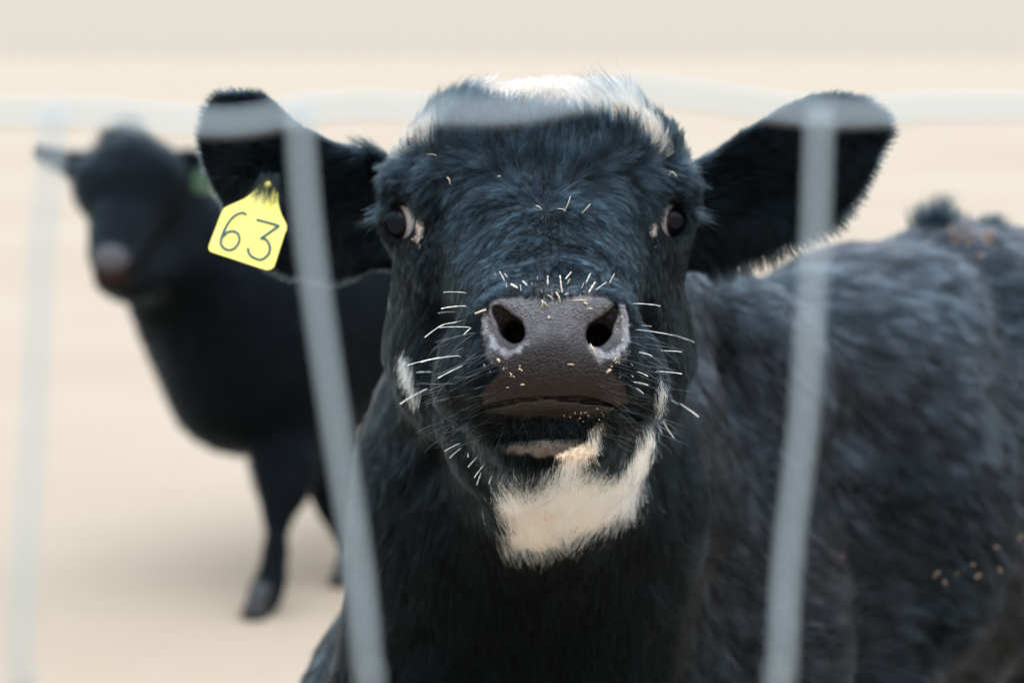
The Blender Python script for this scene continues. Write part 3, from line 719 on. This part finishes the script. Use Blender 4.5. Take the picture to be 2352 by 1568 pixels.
# depth of the near cow's surface under a photo pixel, used to root whiskers and lay straw
ZS = np.arange(1.60, 2.30, 0.0015)
def surf(px, py):
    P = np.stack([(px - W0 / 2) * K * ZS, (H0 / 2 - py) * K * ZS, ZS], 1); v = sdf_near(P)
    h = np.argmax(v < 0); return ZS[h] if v[h] < 0 else 1.95
def cc(x, y): return 872.8 + .46873 * x, 588.0 + .46873 * y
WK = [((405,188),(310,178),1),((400,255),(300,258),1.6),((360,282),(285,280),.6),((365,335),(300,350),(220,398),1.2),((415,356),(290,350),.7),((440,360),(410,385),1),((270,508),(135,535),1),
 ((355,505),(200,520),.8),((240,572),(178,570),1.8),((380,553),(285,597),.9),((208,672),(98,725),2),((1265,243),(1375,245),.8),((1290,343),(1330,345),.6),((1290,370),(1435,388),.6),((1440,395),(1540,422),1.1),
 ((1395,470),(1480,470),1),((1280,480),(1335,490),1),((1270,575),(1315,590),.9),((1255,622),(1315,632),.9),((1260,655),(1290,672),.9),((1375,572),(1480,577),.9),((1425,708),(1460,725),.7),((1462,727),(1562,788),2),
 ((1390,820),(1415,860),(1440,890),1.2),((1343,910),(1345,945),1.3),((380,930),(318,955),2.2),((390,952),(342,988),2.2),((475,990),(432,1033),2.4),((510,1030),(462,1085),2),((495,1070),(475,1120),2.4),((552,1075),(533,1115),2.2),((430,965),(432,985),1.6),
 ((605,115),(585,75),2.4),((568,92),(560,85),1.5),((622,105),(610,85),2.4),((668,155),(640,138),4.2),((715,140),(698,122),4.2),((772,115),(770,100),1.8),((822,133),(822,95),3.4),((888,150),(882,95),2.6),((892,178),(888,150),3.2),
 ((915,108),(938,78),3.2),((920,135),(930,112),2.4),((1015,125),(1032,85),3),((1030,172),(1055,128),4),((990,155),(1000,130),1.2),((1070,160),(1110,128),1.1),((1130,125),(1150,85),1.6),((793,175),(790,165),1.8),((998,178),(1000,170),2.2),
 ((690,165),(688,140),1.8),((620,150),(618,130),2),((745,140),(742,130),2),((905,190),(925,180),1)]
wp = []; wr = []
for w in WK:
    th = w[-1]; P_ = [cc(*p) for p in w[:-1]]; a0 = np.array(P_[0]); a1 = np.array(P_[-1])
    top = a0[1] < 690 and 1120 < a0[0] < 1430
    back = 0.3 if not top else 0.45; rt_ = a0 - (a1 - a0) * back
    d0 = surf(*rt_); ds = surf(*a1); d1 = min(ds - .004, d0 - (.004 if top else .012))
    if d0 > 1.90: d0 = surf(*a0); d1 = d0 - .012
    path = smooth_path([np.array(q(rt_[0], rt_[1], d0))] + [np.array(q(p[0], p[1], d0 + (d1 - d0) * (.35 + .65 * i / max(1, len(P_) - 1)))) for i, p in enumerate(P_)], 14)
    path = path[np.linspace(0, len(path) - 1, 24).astype(int)]
    t_ = np.linspace(0, 1, 24); path[:, 1] += (rng.random() * .5 + .3) * .10 * np.linalg.norm(path[-1] - path[0]) * 4 * t_ * (1 - t_)
    f = np.clip((np.arange(24) / 23 - back / (1 + back)) * 12, 0, 1)
    bead = 0.45 + 0.75 * rng.random(24) ** 1.3
    wp.append(path); wr.append(.00007 + f * bead * th * .00017)
# plain dark and pale whiskers between them
M_FROST, _, bfr = principled('frosted_whisker', (0.86, 0.80, 0.70), 0.6)
curves_obj('frosted_whiskers', np.array(wp), 0, 0, M_FROST, root, radii=np.array(wr))
fw = []
for i in range(150):
    sx = -1 if rng.random() < .5 else 1
    px = 1262 + sx * (95 + 150 * rng.random()); py = 760 + 260 * rng.random()
    d0 = surf(px, py)
    if d0 > 1.86: continue
    fw.append(strand(q(px, py, d0), (sx * .9, -.25 + .5 * rng.random() - .25, -.55), .010 + .022 * rng.random(), 7, (sx * .3, -.3, .5), .3))
for i in range(260):                       # chin and lip fuzz
    px = 1150 + 240 * rng.random(); py = 950 + 50 * rng.random() if i % 2 else 1065 + 35 * rng.random()
    d0 = surf(px, py); fw.append(strand(q(px, py, d0), ((px - 1262) / 200 + rng.normal() * .25, -.9 if py > 1000 else (.3 - rng.random()), -.7), .008 + .012 * rng.random(), 7, (0, -.6, .2), .3))
curves_obj('fine_whiskers', np.array(fw), .00013, .00004, hair_mat('grey_whisker', (0.25, 0.28, 0.30))[0], root)

# ------------------------------------------------------------------ straw and grit on the nose
M_STRAW, _, _ = principled('straw', (0.50, 0.39, 0.27), 0.7)
SV, SF = [], []
def add_tube(pts3, rad, n=6):
    v, f = tube(q2w(np.array(pts3)), rad, n); o = len(SV); SV.extend(v); SF.extend([tuple(o + i for i in t) for t in f])
for a, b, r_ in (((795,215),(790,255),.0004),((790,218),(820,248),.0004),((862,175),(885,232),.0005),((940,218),(1010,216),.0004),((465,282),(520,262),.0008),((1030,430),(1058,495),.0005),((1110,570),(1130,555),.0009),
                 ((690,630),(706,630),.0006),((820,190),(850,215),.0003),((1000,228),(1012,238),.0008),((825,298),(828,306),.0008),((1015,260),(1040,258),.0005),((920,530),(950,533),.0004),((575,505),(585,520),.0008)):
    pa, pb = cc(*a), cc(*b); d_ = min(surf(*pa), surf(*pb)) - .001; mid = ((pa[0] + pb[0]) / 2 + 2, (pa[1] + pb[1]) / 2 - 1)
    add_tube([q(*pa, d_), q(*mid, d_ - .0008), q(*pb, d_ - .0003)], r_)
def cb(x, y): return (900 + x * .38265) * .91875, (160 + y * .38265) * .91875
for a, b, r_ in (((1375,865),(1335,965),.0004),((1505,915),(1450,975),.0004),((570,740),(588,785),.0006),((1150,925),(1185,950),.0005),((1290,945),(1345,960),.0005),((2020,700),(2070,735),.0005),((2015,730),(2045,700),.0004),((900,735),(912,738),.0006),((440,590),(500,600),.0004)):
    pa, pb = cb(*a), cb(*b); d_ = min(surf(*pa), surf(*pb)) - .010; add_tube([q(*pa, d_), q((pa[0] + pb[0]) / 2 + 2, (pa[1] + pb[1]) / 2 - 2, d_ - .002), q(*pb, d_ - .003)], r_ * .6)
for i in range(70):                       # crumbs by the nostrils, the lip and the corners of the eyes
    k = i % 5
    px, py = [(1155 + rng.normal() * 25, 850 + rng.normal() * 22), (1432 + rng.normal() * 14, 835 + rng.normal() * 30), (1340 + rng.normal() * 35, 948 + rng.normal() * 8), (962 + rng.normal() * 8, 535 + rng.normal() * 20), (1500 + rng.normal() * 6, 525 + rng.normal() * 16)][k]
    d_ = surf(px, py) - .0004; c_ = q(px, py, d_); e_ = rng.normal(size=3) * .0008; add_tube([c_ - e_, c_, c_ + e_], .00022 + .0004 * rng.random(), 5)
tag(mesh_obj('straw_bits', SV, SF, M_STRAW), 'pale straw crumbs and chaff stuck on the muzzle of the near cow', 'straw', kind='stuff')

# ------------------------------------------------------------------ ear tag
def ct(x, y): return 385.9 + .35157 * x, 165.4 + .35157 * y
outline = [(618,712),(648,700),(690,745),(718,795),(722,860),(737,920),(762,972),(776,1003),(774,1030),(758,1070),(702,1245),(686,1278),(655,1292),(620,1286),(460,1233),(290,1177),(270,1160),(268,1132),(310,1020),(355,908),(383,880),(450,850),(510,820),(570,770)]
def tagp(x, y, off=0.0):
    px, py = ct(x, y); t = (y - 700) / 600; bow = ((x - 520) / 260) ** 2 * .003
    return q(px, py, 2.004 - .020 * t + bow - off)
import mathutils.geometry as mg
def fill_plate(pts, th):
    P2 = np.array([(x, y) for x, y in pts], float); n = len(P2); V_ = []; c = P2.mean(0)
    rings = [1.0, .75, .5, .25]
    F_ = []; m = len(rings)
    for side, off in ((0, 0), (1, th)):
        for r_ in rings:
            for p in P2: x, y = c + (p - c) * r_; V_.append(tagp(x, y, off))
        V_.append(tagp(*c, off))
    base = m * n + 1
    for s_ in (0, 1):
        o = s_ * base
        for k in range(m - 1):
            for i in range(n):
                f = (o + k * n + i, o + k * n + (i + 1) % n, o + (k + 1) * n + (i + 1) % n, o + (k + 1) * n + i); F_.append(f if s_ else f[::-1])
        for i in range(n):
            f = (o + (m - 1) * n + i, o + (m - 1) * n + (i + 1) % n, o + m * n); F_.append(f if s_ else f[::-1])
    for i in range(n): F_.append((i, (i + 1) % n, base + (i + 1) % n, base + i))
    return q2w(np.array(V_)), F_
tg = empty('ear_tag', q2w(tagp(640, 740))); tag(tg, 'yellow ear tag with handwritten number 63 hanging from the ear', 'ear tag')
M_TAG, tt, tb = principled('yellow_tag', (0.80, 0.64, 0.11), 0.45)
tn = N(tt, 'ShaderNodeTexNoise'); tn.inputs['Scale'].default_value = 40; tr = N(tt, 'ShaderNodeValToRGB')
tr.color_ramp.elements[0].position = .30; tr.color_ramp.elements[0].color = (.70, .58, .14, 1); tr.color_ramp.elements[1].position = .5; tr.color_ramp.elements[1].color = (.79, .64, .11, 1)
tgm = N(tt, 'ShaderNodeNewGeometry'); tt.links.new(tgm.outputs['Position'], tn.inputs[0]); tt.links.new(tn.outputs[0], tr.inputs[0]); tt.links.new(tr.outputs[0], tb.inputs['Base Color'])
v, f = fill_plate([tuple(p) for p in smooth_path(outline + [outline[0]], 4)[:-1]], .0014); mesh_obj('tag_plate', v, f, M_TAG, tg, smooth=False)
M_INK, _, _ = principled('tag_ink', (0.02, 0.075, 0.09), 0.6)
for st in ([(512,935),(490,920),(440,937),(395,985),(362,1050),(345,1110),(360,1145),(395,1163),(437,1150),(465,1105),(460,1062),(430,1041),(390,1047),(357,1077)],
           [(578,965),(650,983),(725,1005),(665,1047),(605,1088),(640,1095),(665,1140),(655,1190),(610,1225),(560,1213),(530,1185),(522,1150)]):
    pth = smooth_path(st, 8) if st[0][0] == 512 else np.concatenate([smooth_path(st[:3], 6), smooth_path(st[2:5], 6)[1:], smooth_path(st[4:], 8)[1:]])
    v, f = tube(q2w(np.array([tagp(x, y, .0014) for x, y in pth])), .0012, 8); mesh_obj('numeral', v, f, M_INK, tg)
vs, fs = tube(q2w(np.array([tagp(655, 742, -.004), tagp(655, 742, .003), tagp(655, 742, .0045), tagp(655, 742, .0050)])), [.004, .004, .003, .0005], 14); mesh_obj('stud', vs, fs, M_TAG, tg)
th = []
for i in range(200):
    x, y = 600 + 135 * rng.random(), 650 + 60 * rng.random(); px, py = ct(x, y)
    th.append(strand(q(px, py, 2.0005), (-.15 + rng.normal() * .35, -.9, -.30), .012 + .018 * rng.random(), 6, (-.3, -.5, .3), .4))
for i in range(240):
    x, y = 725 + 30 * rng.random(), 800 + 250 * rng.random(); px, py = ct(x, y)
    th.append(strand(q(px, py, 2.002), (-.8 + rng.normal() * .2, -.5, -.4), .008 + .010 * rng.random(), 6, (-.3, -.4, .3), .3))
curves_obj('ear_hair', np.array(th), .00014, .00004, M_LASH, root)

# ------------------------------------------------------------------ far cow
def leg_q(pts): return [(cap(w2q(np.array(a[:3])), w2q(np.array(b[:3])), a[3], b[3]), .03, '+') for a, b in zip(pts[:-1], pts[1:])]
FE = [(215, 352), (150, 352), (105, 334), (80, 338), (80, 362), (112, 384), (150, 408), (215, 425)]
FE2 = [(375, 350), (420, 345), (470, 352), (510, 380), (500, 425), (450, 440), (375, 425)]
fp = [
    (ell(q(305, 430, 5.16), (0.098, 0.108, 0.14)), .03, '+'), (cap(q(272, 335, 5.22), q(300, 335, 5.22), .036), .05, '+'),
    (cap(q(295, 470, 5.10), q(262, 585, 4.94), 0.082, 0.050), .05, '+'), (ell(q(268, 640, 4.98), (.040, .035, .06)), .03, '+'),
    (cap(q(360, 600, 5.2), q(300, 640, 5.05), .07, .045), .05, '+'),
    (cap(q(390, 545, 5.32), q(600, 790, 5.48), 0.135, 0.225), .07, '+'),
    (cap(q(600, 790, 5.48), q(660, 720, 5.60), 0.225, 0.27), .1, '+'), (cap(q(680, 720, 5.62), q(1300, 700, 6.3), 0.26, 0.27), .12, '+'),
    (cap(q(245, 415, 5.12), q(360, 415, 5.12), .060), .04, '+'),
    (leaf(FE, (210, 390), (80, 345), 5.20, 5.20, .03, .012), .03, '+'), (leaf(FE2, (380, 390), (505, 380), 5.22, 5.25, .03, .012), .03, '+')]
gx = lambda px, d: (px - W0 / 2) * K * d
def wl(px, py, d, r_): return (*q2w(q(px, py, d)), r_)
l1 = [wl(655, 930, 5.42, .085), wl(655, 1060, 5.36, .062), wl(655, 1130, 5.33, .050), wl(641, 1185, 5.31, .034), wl(632, 1260, 5.29, .028), wl(622, 1322, 5.28, .026), wl(606, 1362, 5.25, .031), wl(600, 1384, 5.22, .031)]
l2 = [wl(730, 930, 5.60, .09), wl(760, 1070, 5.58, .062), wl(788, 1170, 5.58, .045), wl(800, 1230, 5.58, .030), wl(806, 1290, 5.57, .022), wl(800, 1345, 5.55, .027), wl(796, 1352, 5.53, .03)]
fp += leg_q(l1) + leg_q(l2)
for x, y in ((.18, 6.35), (.42, 6.2)): fp += leg_q([(x, y, .55, .13), (x + .05, y, .42, .08), (x + .09, y + .03, .30, .045), (x + .07, y + .02, .12, .026), (x + .05, y, .03, .036)])
def sdf_far(P): return build_sdf(fp, P) - 0.006 * noise3(P, 4, 19)
Vf, Ff = polygonise(sdf_far, axis_steps(-1.25, .75, -1.16, -.80, .007, 1.05, .018), axis_steps(-.85, .5, .05, .45, .007, 1.05, .018), axis_steps(4.80, 6.75, 4.84, 5.35, .008, 1.05, .02))
Vf, Ff = drop_islands(Vf, Ff); Nf = vnormals(Vf, Ff); FX, FY = q2p(Vf)
cf = np.tile(np.array([0.003, 0.004, 0.006]), (len(Vf), 1))
def mixc(w, c):
    global cf
    w = np.clip(w, 0, 1)[:, None]; cf = cf * (1 - w) + np.array(c) * w
fr = Vf[:, 2] < 5.03
nz = np.where(fr, sstep(1.25, .75, np.sqrt(((FX - 252) / 46) ** 2 + ((FY - 592) / 30) ** 2)), 0)
mixc(nz, (.075, .070, .080)); mixc(np.where(fr, sstep(1.2, .7, np.sqrt(((FX - 262) / 45) ** 2 + ((FY - 640) / 20) ** 2)), 0), (.05, .028, .02))
ins = np.where(Vf[:, 2] > 5.1, sstep(1.2, .5, np.sqrt(((FX - 135) / 48) ** 2 + ((FY - 375) / 16) ** 2)), 0); mixc(ins, (.12, .13, .13))
r2 = empty('cow', q2w(q(700, 1380, 5.8)) * np.array([1, 1, 0])); tag(r2, 'blurred all-black cow standing far off at the left on the pale ground', 'cow')
b2 = mesh_obj('body', q2w(Vf), Ff, M_SKIN, r2)
ca = b2.data.color_attributes.new('skin', 'FLOAT_COLOR', 'POINT'); ca.data.foreach_set('color', np.concatenate([cf, np.ones((len(Vf), 1))], 1).astype(np.float32).ravel())
fa = b2.data.attributes.new('bare', 'FLOAT', 'POINT'); fa.data.foreach_set('value', nz.astype(np.float32))
GF = [(300, 400, 0, 1, 22, .3), (290, 320, 0, -1, 45, .7), (230, 500, -.4, 1, 15, .2), (360, 500, .4, 1, 15, .2), (130, 360, -1, .1, 18, .3), (150, 405, -.2, 1, 30, .5), (440, 390, 1, .2, 22, .3), (500, 700, .2, 1, 30, .3), (400, 900, .0, 1, 30, .3), (550, 1020, 0, 1, 34, .4), (800, 700, 1, .4, 26, .3), (640, 1200, 0, 1, 10, .2), (610, 1340, 0, 1, 12, .3), (1200, 700, 1, .3, 26, .3)]
def field_far(P):
    px, py = q2p(P); g = guide_field(GF, px, py); return np.stack([g[:, 0], -g[:, 1], np.full(len(P), .3)], 1), g[:, 2] * 1e-3, g[:, 3]
wf = np.clip(1 - nz * 1.5, 0, 1) * np.where(facing(Vf, Nf) > -.2, 1, .2)
P1, N1 = sample_surface(Vf, Ff, Nf, wf, 60000)
p1, lk1 = grow(P1, N1, field_far, 4, clump=.02, clump_amt=.7, frizz=.2, want_lock=True)
curves_obj('coat', p1, .0007, .0002, M_BLACK, r2, rng.random(len(P1)) ** 3 * .3)
M_HOOF, _, _ = principled('hoof', (.015, .014, .014), .7)
for hx, hy, hd in ((590, 1392, 5.20), (790, 1358, 5.52)):
    c_ = q2w(q(hx, hy, hd)); z0 = c_[2] - .004
    mesh_obj('hoof', *tube([(c_[0] + .010, c_[1] + .01, .075), (c_[0] + .004, c_[1], .05), (c_[0] - .004, c_[1] - .008, .02), (c_[0] - .008, c_[1] - .012, .002)], [.020, .023, .027, .029], 16), M_HOOF, r2)
for px, py in ((222, 478), (345, 470)):
    e_ = mesh_obj('eye', *tube(q2w(np.array([q(px, py, 5.055 + k) for k in (0, .004, .010, .016)])), [.004, .012, .014, .012], 14), principled('dark_eye', (.01, .01, .012), .1)[0], r2)
g2 = empty('ear_tag', q2w(q(462, 400, 5.17))); tag(g2, 'dull green ear tag in the ear of the blurred far cow', 'ear tag')
M_GT, _, _ = principled('green_tag', (.035, .075, .035), .6)
go = [(448, 392), (462, 384), (476, 392), (482, 408), (488, 440), (466, 446), (444, 440), (442, 410)]
gv = [q2w(q(x, y, 5.165 + z)) for z in (0, .002) for x, y in go]; n_ = len(go)
mesh_obj('tag_plate', gv, [tuple(range(n_))[::-1], tuple(range(n_, 2 * n_))] + [(i, (i + 1) % n_, n_ + (i + 1) % n_, n_ + i) for i in range(n_)], M_GT, g2, smooth=False)

# ------------------------------------------------------------------ wire fence
M_WIRE, wt_, wb = principled('galvanised_wire', (0.37, 0.415, 0.435), 0.5, metal=0.2)
wn = N(wt_, 'ShaderNodeTexNoise'); wn.inputs['Scale'].default_value = 400; wg = N(wt_, 'ShaderNodeNewGeometry'); wr_ = N(wt_, 'ShaderNodeMapRange')
wr_.inputs['To Min'].default_value = .35; wr_.inputs['To Max'].default_value = .6; wt_.links.new(wg.outputs['Position'], wn.inputs[0]); wt_.links.new(wn.outputs[0], wr_.inputs['Value']); wt_.links.new(wr_.outputs[0], wb.inputs['Roughness'])
DF = 0.70; WR = 0.0016
fe = empty('wire_fence', (0, DF, 0)); tag(fe, 'galvanised wire mesh fence in front of the cows, blurred close to the viewer', 'fence')
top = [(-1e4, 265), (-2500, 268), (0, 262), (300, 270), (530, 283), (690, 258), (850, 245), (1000, 254), (1180, 254), (1330, 226), (1450, 206), (1620, 225), (1880, 260), (2080, 256), (2352, 248), (5000, 262), (1.2e4, 260)]
tp = smooth_path([q2w(q(x, y, DF)) for x, y in top], 12); mesh_obj('horizontal_wire', *tube(tp, WR, 10), M_WIRE, fe)
xL, xR = tp[0][0], tp[-1][0]
for z in (.985, .80, .63, .47, .33, .20, .08):
    mesh_obj('horizontal_wire', *tube(smooth_path([(x, DF + .002, z + .003 * math.sin(x * 9)) for x in np.linspace(xL, xR, 14)], 4), WR, 8), M_WIRE, fe)
vert = [[(125, 262), (110, 420), (95, 600), (75, 1000), (45, 1568)], [(690, 258), (696, 400), (719, 620), (772, 980), (822, 1300), (846, 1568)], [(1882, 260), (1880, 330), (1872, 560), (1860, 760), (1845, 980), (1808, 1300), (1795, 1568)]]
for vv in vert:
    pth = [q2w(q(x, y, DF - .0026)) for x, y in vv]; x0 = pth[-1][0]; pth += [np.array([x0, DF - .005, z]) for z in (.985, .63, .33, .05)]
    mesh_obj('vertical_wire', *tube(smooth_path(pth, 6), WR, 10), M_WIRE, fe)
    c_ = q2w(q(vv[0][0], vv[0][1], DF)); kn = [c_ + np.array([-.004 + .008 * t, .0031 * math.cos(t * 14), .0031 * math.sin(t * 14)]) for t in np.linspace(0, 1, 40)]
    mesh_obj('knot', *tube(kn[8:30], .0009, 8), M_WIRE, fe)
for x in (-.95, -.80, -.65, -.50, -.35, -.22, .245, .40, .55, .70, .85, 1.0):
    mesh_obj('vertical_wire', *tube([(x, DF - .0026, 1.19), (x + .004, DF - .003, .8), (x, DF - .003, .4), (x, DF - .003, .05)], WR, 8), M_WIRE, fe)
M_POST, pt_, pb_ = principled('weathered_wood', (.24, .20, .16), .85)
for x in (xL, xR):
    rp = [.055, .058, .056, .060, .057, .05, .02]; o = mesh_obj('post', *tube([(x, DF + .06, z) for z in (-.3, .2, .6, 1.0, 1.25, 1.30, 1.315)], rp, 18), M_POST, fe)
print('done')
